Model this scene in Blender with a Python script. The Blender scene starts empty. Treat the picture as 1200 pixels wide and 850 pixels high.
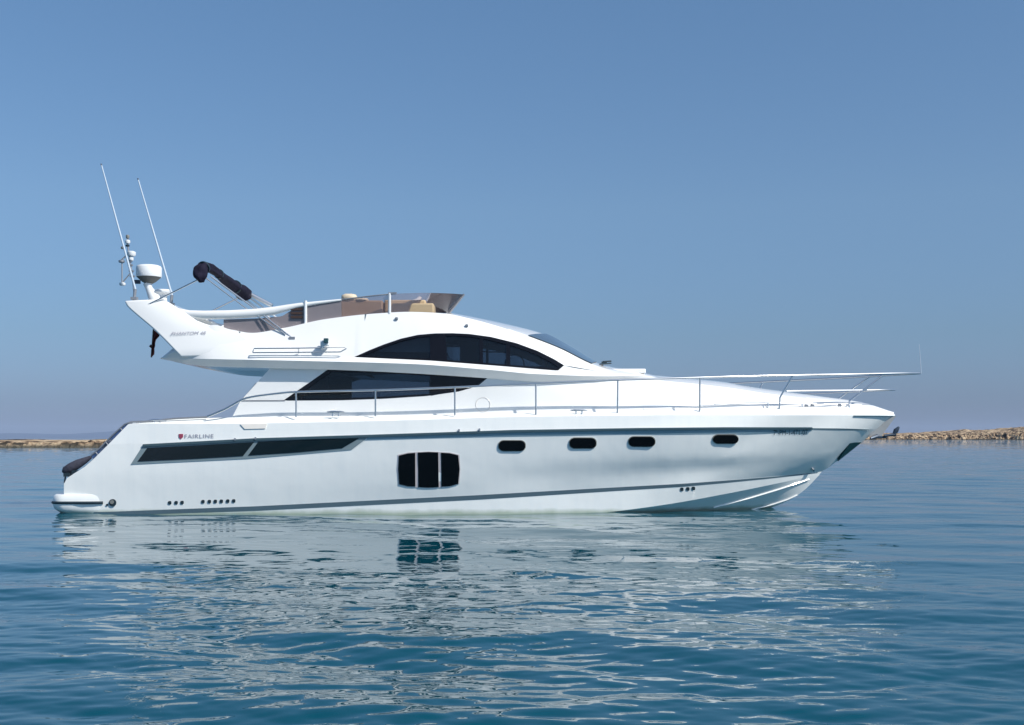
import bpy, math, numpy as np
from mathutils import Vector, Matrix
R = math.radians
sc = bpy.context.scene
col = sc.collection
rng = np.random.default_rng(7)

# ------------------------------------------------------------------ camera, sky, sun, exposure
F = 1384.0                     # focal length in photo pixels (1200 px wide)
HY = 513.5                     # horizon row
CAMY, CAMZ = -24.0, 1.42
cd = bpy.data.cameras.new('camera'); cam = bpy.data.objects.new('camera', cd); col.objects.link(cam)
cam.location = (0, CAMY, CAMZ); cam.rotation_euler = (R(90), 0, 0)
cd.sensor_width = 36; cd.lens = 36*F/1200.0
cd.shift_y = (HY-425.0)/1200.0
cd.clip_start = 0.1; cd.clip_end = 60000
sc.camera = cam

SUN_EL, SUN_AZ = 43.0, 56.0     # elevation; azimuth measured from -Y (towards the viewer) to +X
sv = Vector((math.sin(R(SUN_AZ))*math.cos(R(SUN_EL)), -math.cos(R(SUN_AZ))*math.cos(R(SUN_EL)), math.sin(R(SUN_EL))))
w = bpy.data.worlds.new('World'); sc.world = w; w.use_nodes = True
nt = w.node_tree; bg = nt.nodes['Background']
sky = nt.nodes.new('ShaderNodeTexSky'); sky.sky_type = 'NISHITA'; sky.sun_disc = False
sky.sun_elevation = R(SUN_EL); sky.sun_rotation = math.atan2(sv.x, sv.y)
sky.air_density = 1.0; sky.dust_density = 1.0; sky.ozone_density = 4.0; sky.altitude = 0
# summer haze colour of the lowest sky: multiply by a tint that depends on elevation only
SKYT = [(0.0, (.64, .79, 1.36)), (0.03, (.58, .72, 1.13)), (0.085, (.69, .83, 1.04)), (0.19, (.98, 1.10, 1.18)), (0.36, (1.07, 1.27, 1.33)), (0.8, (1.0, 1.15, 1.2))]
tcw = nt.nodes.new('ShaderNodeTexCoord'); sxw = nt.nodes.new('ShaderNodeSeparateXYZ'); nt.links.new(tcw.outputs['Generated'], sxw.inputs[0])
crw = nt.nodes.new('ShaderNodeValToRGB'); crw.color_ramp.interpolation = 'LINEAR'
for i_, (p_, c_) in enumerate(SKYT):
    e_ = crw.color_ramp.elements[i_] if i_ < 2 else crw.color_ramp.elements.new(p_)
    e_.position = p_; e_.color = (*[v_/2 for v_ in c_], 1)
mxw = nt.nodes.new('ShaderNodeVectorMath'); mxw.operation = 'MULTIPLY'; mx2 = nt.nodes.new('ShaderNodeVectorMath'); mx2.operation = 'SCALE'; mx2.inputs[3].default_value = 2.0
nt.links.new(sxw.outputs[2], crw.inputs[0]); nt.links.new(crw.outputs[0], mx2.inputs[0]); nt.links.new(mx2.outputs[0], mxw.inputs[0]); nt.links.new(sky.outputs[0], mxw.inputs[1])
nt.links.new(mxw.outputs[0], bg.inputs[0]); bg.inputs[1].default_value = 0.085
sd = bpy.data.lights.new('sun', 'SUN'); sd.energy = 4.85; sd.angle = R(0.5); sd.color = (1.0, 0.96, 0.90)
so = bpy.data.objects.new('sun', sd); col.objects.link(so); so.rotation_euler = sv.to_track_quat('Z', 'Y').to_euler()
sc.view_settings.view_transform = 'Standard'; sc.view_settings.look = 'None'
sc.view_settings.exposure = 0.10; sc.view_settings.gamma = 1.0; sc.view_settings.use_curve_mapping = False
sc.cycles.max_bounces = 8; sc.cycles.diffuse_bounces = 3; sc.cycles.glossy_bounces = 4
sc.cycles.transparent_max_bounces = 12; sc.cycles.volume_bounces = 0
sc.cycles.caustics_reflective = True; sc.cycles.blur_glossy = 0.0; 

# ------------------------------------------------------------------ helpers
def P(px, py, y):
    """point at depth y (metres, boat centreline = 0) read off the photograph"""
    s = (y-CAMY)/F
    return ((px-600.0)*s, y, CAMZ+(HY-py)*s)

def mat(name, base, rough=0.5, metal=0.0, coat=0.0, noise=None, bump=None, spec=None):
    m = bpy.data.materials.new(name); m.use_nodes = True
    n = m.node_tree; b = n.nodes['Principled BSDF']
    b.inputs['Base Color'].default_value = (*base, 1); b.inputs['Roughness'].default_value = rough
    b.inputs['Metallic'].default_value = metal; b.inputs['Coat Weight'].default_value = coat
    b.inputs['Coat Roughness'].default_value = 0.05
    if spec is not None: b.inputs['Specular IOR Level'].default_value = spec
    tc = n.nodes.new('ShaderNodeTexCoord')
    if noise:
        sc_, amt = noise
        t = n.nodes.new('ShaderNodeTexNoise'); t.inputs['Scale'].default_value = sc_; t.inputs['Detail'].default_value = 5
        n.links.new(tc.outputs['Object'], t.inputs['Vector'])
        mx = n.nodes.new('ShaderNodeMix'); mx.data_type = 'RGBA'
        mx.inputs[6].default_value = (*[c*(1-amt) for c in base], 1); mx.inputs[7].default_value = (*[min(1, c*(1+amt)) for c in base], 1)
        n.links.new(t.outputs[0], mx.inputs[0]); n.links.new(mx.outputs[2], b.inputs['Base Color'])
    if bump:
        sc_, st = bump
        t = n.nodes.new('ShaderNodeTexNoise'); t.inputs['Scale'].default_value = sc_; t.inputs['Detail'].default_value = 3
        n.links.new(tc.outputs['Object'], t.inputs['Vector'])
        bp = n.nodes.new('ShaderNodeBump'); bp.inputs['Strength'].default_value = st; bp.inputs['Distance'].default_value = 0.02
        n.links.new(t.outputs[0], bp.inputs['Height']); n.links.new(bp.outputs[0], b.inputs['Normal'])
    return m

def smoked(name, tint, transp, rough=0.03):
    m = bpy.data.materials.new(name); m.use_nodes = True
    n = m.node_tree; n.nodes.clear()
    o = n.nodes.new('ShaderNodeOutputMaterial'); tr = n.nodes.new('ShaderNodeBsdfTransparent'); tr.inputs[0].default_value = (*transp, 1)
    df = n.nodes.new('ShaderNodeBsdfDiffuse'); df.inputs[0].default_value = (*tint, 1)
    ad = n.nodes.new('ShaderNodeAddShader'); gl = n.nodes.new('ShaderNodeBsdfGlossy'); gl.inputs['Roughness'].default_value = rough
    fr = n.nodes.new('ShaderNodeFresnel'); fr.inputs[0].default_value = 1.45
    mx = n.nodes.new('ShaderNodeMixShader')
    n.links.new(tr.outputs[0], ad.inputs[0]); n.links.new(df.outputs[0], ad.inputs[1])
    n.links.new(fr.outputs[0], mx.inputs[0]); n.links.new(ad.outputs[0], mx.inputs[1]); n.links.new(gl.outputs[0], mx.inputs[2])
    n.links.new(mx.outputs[0], o.inputs[0])
    return m

M = dict(
    gel=mat('white_gelcoat', (0.80, 0.80, 0.78), 0.07, coat=0.0, noise=(0.7, 0.012)),
    deckwhite=mat('deck_gelcoat', (0.80, 0.80, 0.78), 0.35, noise=(1.5, 0.015)),
    grey=mat('grey_stripe', (0.10, 0.15, 0.18), 0.3, noise=(3, .1)),
    rub=mat('rubbing_strake', (0.05, 0.09, 0.11), 0.3, noise=(5, .1)),
    frame=mat('grey_window_frame', (0.20, 0.26, 0.28), 0.35, noise=(4, .08)),
    glassd=mat('dark_hull_glass', (0.004, 0.009, 0.011), 0.03, noise=(2, .3)),
    black=mat('black_port_glass', (0.003, 0.003, 0.004), 0.05, spec=0.25, noise=(2, .3)),
    frit=mat('black_frit', (0.006, 0.006, 0.009), 0.12, spec=0.3, noise=(2, .3)),
    steel=mat('stainless_steel', (0.72, 0.73, 0.74), 0.33, metal=1.0, noise=(9, .05)),
    steeld=mat('dull_steel', (0.34, 0.35, 0.37), 0.4, metal=0.6, noise=(9, .08)),
    galv=mat('anchor_steel', (0.05, 0.07, 0.10), 0.45, metal=0.5, noise=(9, .2)),
    navy=mat('navy_canvas', (0.013, 0.012, 0.026), 0.85, spec=.15, noise=(7, .5), bump=(9, 1.0)),
    tan=mat('tan_leather', (0.30, 0.20, 0.12), 0.6, noise=(5, .15)),
    cream=mat('cream_leather', (0.66, 0.55, 0.40), 0.6, noise=(5, .1)),
    brown=mat('dark_brown_slats', (0.05, 0.025, 0.018), 0.6, noise=(5, .2)),
    mauve=mat('mauve_screen', (0.22, 0.195, 0.205), 0.3, noise=(4, .08)),
    dark=mat('dark_interior', (0.016, 0.012, 0.012), 0.6, noise=(3, .3)),
    curtain=mat('interior_fabric', (0.16, 0.13, 0.11), 0.8, noise=(8, .2)),
    plastic=mat('white_plastic', (0.72, 0.74, 0.75), 0.4, noise=(8, .04)),
    pgrey=mat('grey_plastic', (0.22, 0.22, 0.20), 0.5, noise=(8, .15)),
    whip=mat('white_fibreglass', (0.50, 0.58, 0.66), 0.6, noise=(8, .03)),
    rubber=mat('black_rubber', (0.015, 0.03, 0.04), 0.5, noise=(8, .2)),
    red=mat('red_emblem', (0.30, 0.05, 0.09), 0.5, noise=(30, .1)),
    flagm=mat('dark_red_cloth', (0.10, 0.012, 0.012), 0.85, noise=(12, .5)),
    wood=mat('flagstaff_wood', (0.05, 0.025, 0.018), 0.5, noise=(12, .3)),
    ink=mat('grey_lettering', (0.30, 0.30, 0.36), 0.5, noise=(30, .1)),
    inkd=mat('dark_lettering', (0.03, 0.06, 0.08), 0.5, noise=(30, .1)),
    lens=mat('dark_lens', (0.02, 0.07, 0.08), 0.1, noise=(30, .1)),
    cover=mat('grey_cover', (0.045, 0.045, 0.065), 0.75, noise=(9, .3), bump=(14, .6)),
    plate=mat('stem_plate_reflection', (0.02, 0.06, 0.065), 0.2, metal=0.3, noise=(5, .2)),
    winglass=smoked('tinted_cabin_glass', (0.004, 0.005, 0.006), (0.50, 0.55, 0.60)),
    screen=smoked('smoked_acrylic', (0.085, 0.072, 0.078), (0.74, 0.71, 0.72)),
    wsglass=smoked('windscreen_glass', (0.006, 0.008, 0.01), (0.30, 0.34, 0.38)),
)

def hull_material():
    m = mat('hull_gelcoat', (0.79, 0.80, 0.78), 0.07); n = m.node_tree; b = n.nodes['Principled BSDF']
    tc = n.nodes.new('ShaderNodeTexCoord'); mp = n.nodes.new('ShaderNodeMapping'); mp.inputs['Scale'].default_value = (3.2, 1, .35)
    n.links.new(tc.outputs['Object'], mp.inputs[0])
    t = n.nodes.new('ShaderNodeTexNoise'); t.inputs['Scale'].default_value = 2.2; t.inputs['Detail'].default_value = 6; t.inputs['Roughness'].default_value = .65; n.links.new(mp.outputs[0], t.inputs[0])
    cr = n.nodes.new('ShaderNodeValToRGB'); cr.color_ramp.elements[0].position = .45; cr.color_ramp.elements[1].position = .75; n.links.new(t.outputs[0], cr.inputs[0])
    # slightly duller, rougher streaks down the topsides
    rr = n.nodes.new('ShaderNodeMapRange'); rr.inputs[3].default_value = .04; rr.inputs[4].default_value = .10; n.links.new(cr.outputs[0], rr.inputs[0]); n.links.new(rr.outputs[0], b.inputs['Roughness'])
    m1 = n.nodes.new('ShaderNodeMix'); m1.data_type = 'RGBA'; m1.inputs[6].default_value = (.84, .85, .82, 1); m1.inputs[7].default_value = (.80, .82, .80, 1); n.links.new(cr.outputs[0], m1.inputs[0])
    # pale scum line just above the water
    sx = n.nodes.new('ShaderNodeSeparateXYZ'); n.links.new(tc.outputs['Object'], sx.inputs[0])
    t2 = n.nodes.new('ShaderNodeTexNoise'); t2.inputs['Scale'].default_value = 3; t2.inputs['Detail'].default_value = 4; n.links.new(tc.outputs['Object'], t2.inputs[0])
    ad = n.nodes.new('ShaderNodeMath'); ad.operation = 'MULTIPLY_ADD'; ad.inputs[1].default_value = -.10; n.links.new(t2.outputs[0], ad.inputs[0]); n.links.new(sx.outputs[2], ad.inputs[2])
    mr = n.nodes.new('ShaderNodeMapRange'); mr.inputs[1].default_value = -.04; mr.inputs[2].default_value = .05; n.links.new(ad.outputs[0], mr.inputs[0])
    m2 = n.nodes.new('ShaderNodeMix'); m2.data_type = 'RGBA'; m2.inputs[6].default_value = (.42, .48, .38, 1); n.links.new(mr.outputs[0], m2.inputs[0]); n.links.new(m1.outputs[2], m2.inputs[7]); n.links.new(m2.outputs[2], b.inputs['Base Color'])
    # very slight unfairness of the moulding
    t3 = n.nodes.new('ShaderNodeTexNoise'); t3.inputs['Scale'].default_value = 1.6; n.links.new(tc.outputs['Object'], t3.inputs[0])
    bp = n.nodes.new('ShaderNodeBump'); bp.inputs['Strength'].default_value = .35; bp.inputs['Distance'].default_value = .03; n.links.new(t3.outputs[0], bp.inputs['Height']); n.links.new(bp.outputs[0], b.inputs['Normal'])
    return m
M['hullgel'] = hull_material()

class MB:
    def __init__(s): s.v = []; s.f = []; s.n = 0
    def add(s, v, f):
        s.v.extend([tuple(map(float, a)) for a in v]); s.f.extend([tuple(i+s.n for i in a) for a in f]); s.n = len(s.v)
    def box(s, c, d, rot=None):
        c = Vector(c); v = []
        for x in (-1, 1):
            for y in (-1, 1):
                for z in (-1, 1):
                    p = Vector((x*d[0]/2, y*d[1]/2, z*d[2]/2))
                    if rot is not None: p = rot @ p
                    v.append(c+p)
        s.add(v, [(0, 1, 3, 2), (4, 6, 7, 5), (0, 4, 5, 1), (2, 3, 7, 6), (0, 2, 6, 4), (1, 5, 7, 3)])
    def tube(s, pts, r, n=10, cap=True, sq=1.0):
        pts = [Vector(p) for p in pts]; k = len(pts)
        rs = r if hasattr(r, '__len__') else [r]*k
        up0 = None; v = []; f = []
        for i, p in enumerate(pts):
            t = (pts[min(i+1, k-1)]-pts[max(i-1, 0)]).normalized()
            if up0 is None:
                a = Vector((0, 1, 0)) if abs(t.y) < .9 else Vector((0, 0, 1))
                up0 = (a-t*a.dot(t)).normalized()
            else:
                up0 = (up0-t*up0.dot(t)).normalized()
            b = t.cross(up0)
            for j in range(n):
                an = 2*math.pi*j/n
                v.append(p+up0*(math.cos(an)*rs[i]*sq)+b*(math.sin(an)*rs[i]))
        for i in range(k-1):
            for j in range(n):
                f.append((i*n+j, i*n+(j+1) % n, (i+1)*n+(j+1) % n, (i+1)*n+j))
        if cap: f.append(tuple(range(n-1, -1, -1))); f.append(tuple((k-1)*n+j for j in range(n)))
        s.add(v, f)
    def lathe(s, c, prof, n=28):
        v = []; f = []; k = len(prof)
        for (r, z) in prof:
            for j in range(n):
                a = 2*math.pi*j/n; v.append((c[0]+r*math.cos(a), c[1]+r*math.sin(a), c[2]+z))
        for i in range(k-1):
            for j in range(n): f.append((i*n+j, i*n+(j+1) % n, (i+1)*n+(j+1) % n, (i+1)*n+j))
        f.append(tuple(range(n-1, -1, -1))); f.append(tuple((k-1)*n+j for j in range(n)))
        s.add(v, f)
    def grid(s, G, flip=False, keep=None):
        n, m = len(G), len(G[0]); v = [p for row in G for p in row]; f = []
        for i in range(n-1):
            for j in range(m-1):
                if keep is not None and not keep(i, j): continue
                q = (i*m+j, i*m+j+1, (i+1)*m+j+1, (i+1)*m+j); f.append(q[::-1] if flip else q)
        s.add(v, f)
    def shell(s, A, B):
        """closed slab between two grids of the same size"""
        A = np.array(A); B = np.array(B)
        s.grid(A); s.grid(B, True)
        ra = list(A[0])+list(A[1:, -1])+list(A[-1, -2::-1])+list(A[-2:0:-1, 0])
        rb = list(B[0])+list(B[1:, -1])+list(B[-1, -2::-1])+list(B[-2:0:-1, 0])
        k = len(ra); s.add(ra+rb, [(i, i+k, (i+1) % k+k, (i+1) % k) for i in range(k)])
    def build(s, name, m, parent=None, smooth=40, bevel=0, weld=True):
        me = bpy.data.meshes.new(name); me.from_pydata(s.v, [], s.f); me.update()
        import bmesh
        bm = bmesh.new(); bm.from_mesh(me)
        if weld: bmesh.ops.remove_doubles(bm, verts=bm.verts, dist=0.0004)
        bmesh.ops.dissolve_degenerate(bm, edges=bm.edges, dist=0.0002)
        bmesh.ops.recalc_face_normals(bm, faces=bm.faces)
        bm.to_mesh(me); bm.free()
        me.materials.append(M[m] if isinstance(m, str) else m)
        if smooth:
            me.polygons.foreach_set('use_smooth', [True]*len(me.polygons))
            me.set_sharp_from_angle(angle=R(smooth))
        o = bpy.data.objects.new(name, me); col.objects.link(o)
        if bevel:
            md = o.modifiers.new('bevel', 'BEVEL'); md.width = bevel; md.segments = 3; md.limit_method = 'ANGLE'
        if parent: o.parent = parent
        return o

def tag(o, label=None, cat=None, group=None, kind=None):
    if label: o['label'] = label
    if cat: o['category'] = cat
    if group: o['group'] = group
    if kind: o['kind'] = kind
    return o

def pchip(x, y, xi):
    x = np.asarray(x, float); y = np.asarray(y, float); h = np.diff(x); d = np.diff(y)/h
    m = np.zeros_like(y); m[0] = d[0]; m[-1] = d[-1]
    for i in range(1, len(x)-1):
        if d[i-1]*d[i] > 0:
            w1 = 2*h[i]+h[i-1]; w2 = h[i]+2*h[i-1]; m[i] = (w1+w2)/(w1/d[i-1]+w2/d[i])
    xi = np.clip(xi, x[0], x[-1]); k = np.clip(np.searchsorted(x, xi)-1, 0, len(h)-1)
    t = (xi-x[k])/h[k]
    return ((2*t**3-3*t**2+1)*y[k]+(t**3-2*t**2+t)*h[k]*m[k]+(-2*t**3+3*t**2)*y[k+1]+(t**3-t**2)*h[k]*m[k+1])

class Curve:
    """a fore-and-aft line of the boat: (px, py, half breadth) on the near side -> X, Z, B"""
    def __init__(s, pts, lin=False):
        w_ = [P(a, b, -c) for a, b, c in pts]
        s.X = np.array([q[0] for q in w_]); s.Z = np.array([q[2] for q in w_]); s.B = np.array([p[2] for p in pts], float)
        s.lin = lin
    def z(s, x): return np.interp(x, s.X, s.Z) if s.lin else pchip(s.X, s.Z, x)
    def b(s, x): return pchip(s.X, s.B, x)
    def at(s, u):
        x = s.X[0]+(s.X[-1]-s.X[0])*u
        return np.stack([x, -s.b(x), s.z(x)], -1)

def U(n, ends=True):
    t = np.linspace(0, 1, n)
    return 1-(1-t)**1.6*(1) if ends else t

def band(mb, c0, c1, u, m=4, bulge=0.0, keep=None, both=True):
    a = c0.at(u); b = c1.at(u); G = []
    for j in range(m+1):
        v = j/m; p = a*(1-v)+b*v
        if bulge: 
            taper = np.clip(np.minimum(-a[:, 1], 1.0), 0, 1)
            p = p+np.stack([0*v*u, -bulge*4*v*(1-v)*taper, bulge*.3*4*v*(1-v)*taper], -1)
        G.append(p)
    G = np.array(G)
    kp = None if keep is None else (lambda i, j: keep[j])
    mb.grid(G, keep=kp)
    if both:
        H = G.copy(); H[:, :, 1] *= -1
        mb.grid(H, True, keep=kp)

def stack(mb, cs, u, m):
    A = np.array([c.at(u) for c in cs]); G = np.zeros((m+1, len(u), 3))
    for i in range(len(u)):
        z = A[:, i, 2]; zz = np.linspace(z[0], z[-1], m+1)
        G[:, i, 0] = pchip(z, A[:, i, 0], zz); G[:, i, 1] = pchip(z, A[:, i, 1], zz); G[:, i, 2] = zz
    mb.grid(G); H = G.copy(); H[:, :, 1] *= -1; mb.grid(H, True)

class Surf:
    """near side y = -b(X, Z) through a stack of curves, bottom to top"""
    def __init__(s, curves, sm=None): s.c = curves; s.sm = sm
    def b(s, x, z):
        zs = np.array([float(c.z(x)) for c in s.c]); bs = np.array([float(c.b(x)) for c in s.c])
        if s.sm and zs[s.sm[0]] < z < zs[s.sm[1]]:
            k = slice(s.sm[0], s.sm[1]+1); return float(pchip(zs[k], bs[k], np.array([z]))[0])
        o = np.argsort(zs, kind='stable')
        return float(np.interp(z, zs[o], bs[o]))
    def at(s, px, py, off=0.0):
        b = 1.9
        for _ in range(8):
            q = P(px, py, -b); b = s.b(q[0], q[2])
        q = P(px, py, -b); e = .03
        bx = (s.b(q[0]+e, q[2])-s.b(q[0]-e, q[2]))/(2*e); bz = (s.b(q[0], q[2]+e)-s.b(q[0], q[2]-e))/(2*e)
        n = Vector((-bx, -1, -bz)).normalized()
        return Vector(q)+n*off
    def frame(s, px, py):
        o = s.at(px, py); ex = (s.at(px+3, py)-s.at(px-3, py)).normalized(); ez = (s.at(px, py-3)-s.at(px, py+3)).normalized()
        n = ex.cross(ez).normalized(); ez = n.cross(ex)*-1
        return o, ex, Vector((0, 0, 1)) if ez.length < .1 else (n.cross(ex)).normalized(), n

def resample(pl, n):
    pl = np.array(pl, float); d = np.r_[0, np.cumsum(np.hypot(*np.diff(pl, axis=0).T))]
    t = np.linspace(0, d[-1], n); return np.stack([np.interp(t, d, pl[:, 0]), np.interp(t, d, pl[:, 1])], -1)

def panel(surf, top, bot, off, thick, n=24, m=5, mb=None):
    mb = mb or MB(); T = resample(top, n); B_ = resample(bot, n); A = []; C = []
    for j in range(m+1):
        v = j/m; q = T*(1-v)+B_*v
        A.append([surf.at(a, b, off) for a, b in q]); C.append([surf.at(a, b, off-thick) for a, b in q])
    mb.shell(A, C); return mb

def disc_panel(surf, poly, off, thick, mb=None):
    """convex outline in photo pixels laid on the surface, with thickness"""
    mb = mb or MB(); c = np.mean(np.array(poly, float), 0); k = len(poly)
    v = [surf.at(a, b, off) for a, b in poly]+[surf.at(a, b, off-thick) for a, b in poly]+[sum((surf.at(a, b, off) for a, b in poly), Vector((0, 0, 0)))/k]
    f = [(i, (i+1) % k, 2*k) for i in range(k)]+[(i, i+k, (i+1) % k+k, (i+1) % k) for i in range(k)]
    mb.add(v, f); return mb

def rrect(x0, y0, x1, y1, r, n=6, ry=None):
    ry = ry or r; o = []
    for cx, cy, a0 in ((x1-r, y0+ry, -90), (x1-r, y1-ry, 0), (x0+r, y1-ry, 90), (x0+r, y0+ry, 180)):
        for i in range(n+1):
            a = R(a0+90*i/n); o.append((cx+r*math.cos(a), cy+ry*math.sin(a)))
    return o

# ------------------------------------------------------------------ sea
def build_sea():
    fh = F*CAMZ
    py = np.concatenate([np.linspace(900, 620, 520, endpoint=False), np.linspace(620, 540, 330, endpoint=False), np.linspace(540, 515.0, 120)])
    d = fh/(py-HY)
    d = np.concatenate([[3.6, 4.2], d, [2200, 4000, 9000, 24000, 50000]])
    t = np.linspace(-.50, .50, 1050)
    side = .50*np.cumprod(np.full(26, 1.22)); t = np.concatenate([-side[::-1], t, side])
    D, T = np.meshgrid(d, t, indexing='ij'); X = T*D; Y = CAMY+D
    Z = np.zeros_like(X)
    # wave trains: short ripples on a low slow swell
    nw = 84
    lam = np.exp(rng.uniform(np.log(0.16), np.log(3.6), nw)); th = rng.normal(math.radians(82), math.radians(30), nw)
    sl = 0.0118*(lam/0.8)**-0.05*rng.uniform(.6, 1.3, nw)*np.where(lam > 1.8, 1.25, 1)*np.where(lam < .32, 1.35, 1)*np.where((lam > .5) & (lam < 1.4), .85, 1)
    k = 2*np.pi/lam; ph = rng.uniform(0, 2*np.pi, nw)
    gust = 0.5+0.5*np.sin(X*.23+1.3*np.sin(Y*.19+.7)+1.0)*np.sin(Y*.31+.8*np.sin(X*.17)+2.0)
    for i in range(nw):
        fade = np.clip(1.25-D*0.0032/lam[i]*2.0, 0, 1)
        near = np.clip((D-5.0)/.6, 0, 1)
        calm = 1.0-(0.70 if lam[i] < 1.0 else .50)*np.clip((D-7.5)/7, 0, 1)**.8
        g = (0.65+0.7*gust) if lam[i] < 1.2 else 1.0
        a = sl[i]/k[i]*fade*near*calm*g
        if not a.any(): continue
        pha = k[i]*(X*math.cos(th[i])+Y*math.sin(th[i]))+ph[i]
        Z += a*(np.sin(pha)+0.22*np.cos(2*pha))
    n, m = X.shape
    co = np.stack([X, Y, Z], -1).reshape(-1, 3)
    idx = np.arange(n*m).reshape(n, m)
    q = np.stack([idx[:-1, :-1], idx[:-1, 1:], idx[1:, 1:], idx[1:, :-1]], -1).reshape(-1, 4)
    # the water round and behind the camera
    b0 = len(co); e = 900.0; y1 = CAMY+3.6
    co = np.concatenate([co, [(-e, -e, 0), (e, -e, 0), (e, y1, 0), (-e, y1, 0)]]); q = np.concatenate([q, [[b0, b0+1, b0+2, b0+3]]])
    me = bpy.data.meshes.new('sea')
    me.vertices.add(len(co)); me.vertices.foreach_set('co', co.astype(np.float32).ravel())
    me.loops.add(q.size); me.loops.foreach_set('vertex_index', q.astype(np.int32).ravel())
    me.polygons.add(len(q)); me.polygons.foreach_set('loop_start', np.arange(0, q.size, 4, dtype=np.int32))
    me.polygons.foreach_set('use_smooth', np.ones(len(q), bool)); me.update(calc_edges=True)
    ma = bpy.data.materials.new('sea_water'); ma.use_nodes = True; nn = ma.node_tree; b = nn.nodes['Principled BSDF']
    b.inputs['Roughness'].default_value = 0.015; b.inputs['IOR'].default_value = 1.333; b.inputs['Specular IOR Level'].default_value = .85
    tc = nn.nodes.new('ShaderNodeTexCoord')
    t1 = nn.nodes.new('ShaderNodeTexNoise'); t1.inputs['Scale'].default_value = .05; t1.inputs['Detail'].default_value = 3
    nn.links.new(tc.outputs['Object'], t1.inputs['Vector'])
    mx = nn.nodes.new('ShaderNodeMix'); mx.data_type = 'RGBA'
    mx.inputs[6].default_value = (0.000, 0.048, 0.075, 1); mx.inputs[7].default_value = (0.000, 0.066, 0.096, 1)
    nn.links.new(t1.outputs[0], mx.inputs[0]); nn.links.new(mx.outputs[2], b.inputs['Base Color'])
    mp = nn.nodes.new('ShaderNodeMapping'); mp.inputs['Scale'].default_value = (1.0, 1.5, 1)
    nn.links.new(tc.outputs['Object'], mp.inputs[0])
    n1 = nn.nodes.new('ShaderNodeTexNoise'); n1.inputs['Scale'].default_value = 5.0; n1.inputs['Detail'].default_value = 3.0
    n2 = nn.nodes.new('ShaderNodeTexNoise'); n2.inputs['Scale'].default_value = 0.9; n2.inputs['Detail'].default_value = 4.0
    nn.links.new(mp.outputs[0], n1.inputs[0]); nn.links.new(mp.outputs[0], n2.inputs[0])
    b1 = nn.nodes.new('ShaderNodeBump'); b1.inputs['Strength'].default_value = .16; b1.inputs['Distance'].default_value = .008
    b2 = nn.nodes.new('ShaderNodeBump'); b2.inputs['Strength'].default_value = .2; b2.inputs['Distance'].default_value = .03
    nn.links.new(n1.outputs[0], b1.inputs['Height']); nn.links.new(n2.outputs[0], b2.inputs['Height'])
    sy = nn.nodes.new('ShaderNodeSeparateXYZ'); nn.links.new(tc.outputs['Object'], sy.inputs[0])
    mrr = nn.nodes.new('ShaderNodeMapRange'); mrr.inputs[1].default_value = 8; mrr.inputs[2].default_value = 70; mrr.inputs[3].default_value = .03; mrr.inputs[4].default_value = .30
    nn.links.new(sy.outputs[1], mrr.inputs[0]); nn.links.new(mrr.outputs[0], b2.inputs['Distance'])
    nn.links.new(b2.outputs[0], b1.inputs['Normal']); nn.links.new(b1.outputs[0], b.inputs['Normal'])
    me.materials.append(ma)
    o = bpy.data.objects.new('sea', me); col.objects.link(o); tag(o, kind='structure')
build_sea()

# ------------------------------------------------------------------ land
def vnoise(x, y, seed=0):
    r_ = np.random.default_rng(seed); T_ = r_.random((256, 256))
    xi = np.floor(x).astype(int); yi = np.floor(y).astype(int); fx = x-xi; fy = y-yi
    fx = fx*fx*(3-2*fx); fy = fy*fy*(3-2*fy)
    g = lambda a, b: T_[a % 256, b % 256]
    return (g(xi, yi)*(1-fx)+g(xi+1, yi)*fx)*(1-fy)+(g(xi, yi+1)*(1-fx)+g(xi+1, yi+1)*fx)*fy
def fbm(x, y, o=4, seed=0):
    s = 0; a = .5
    for i in range(o): s = s+a*vnoise(x, y, seed+i); x = x*2.03; y = y*2.03; a *= .5
    return s
def cells(x, y, seed):
    r_ = np.random.default_rng(seed); A_ = r_.random((256, 256)); B_ = r_.random((256, 256)); C_ = r_.random((256, 256))
    xi = np.floor(x).astype(int); yi = np.floor(y).astype(int); best = np.full(x.shape, 9.0); sec = best.copy(); val = np.zeros(x.shape)
    for dx in (-1, 0, 1):
        for dy in (-1, 0, 1):
            a = xi+dx; b = yi+dy; px_ = a+A_[a % 256, b % 256]; py_ = b+B_[a % 256, b % 256]
            d = np.hypot(x-px_, y-py_); m = d < best; sec = np.where(m, best, np.minimum(sec, d)); val = np.where(m, C_[a % 256, b % 256], val); best = np.where(m, d, best)
    return val, sec-best
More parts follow.
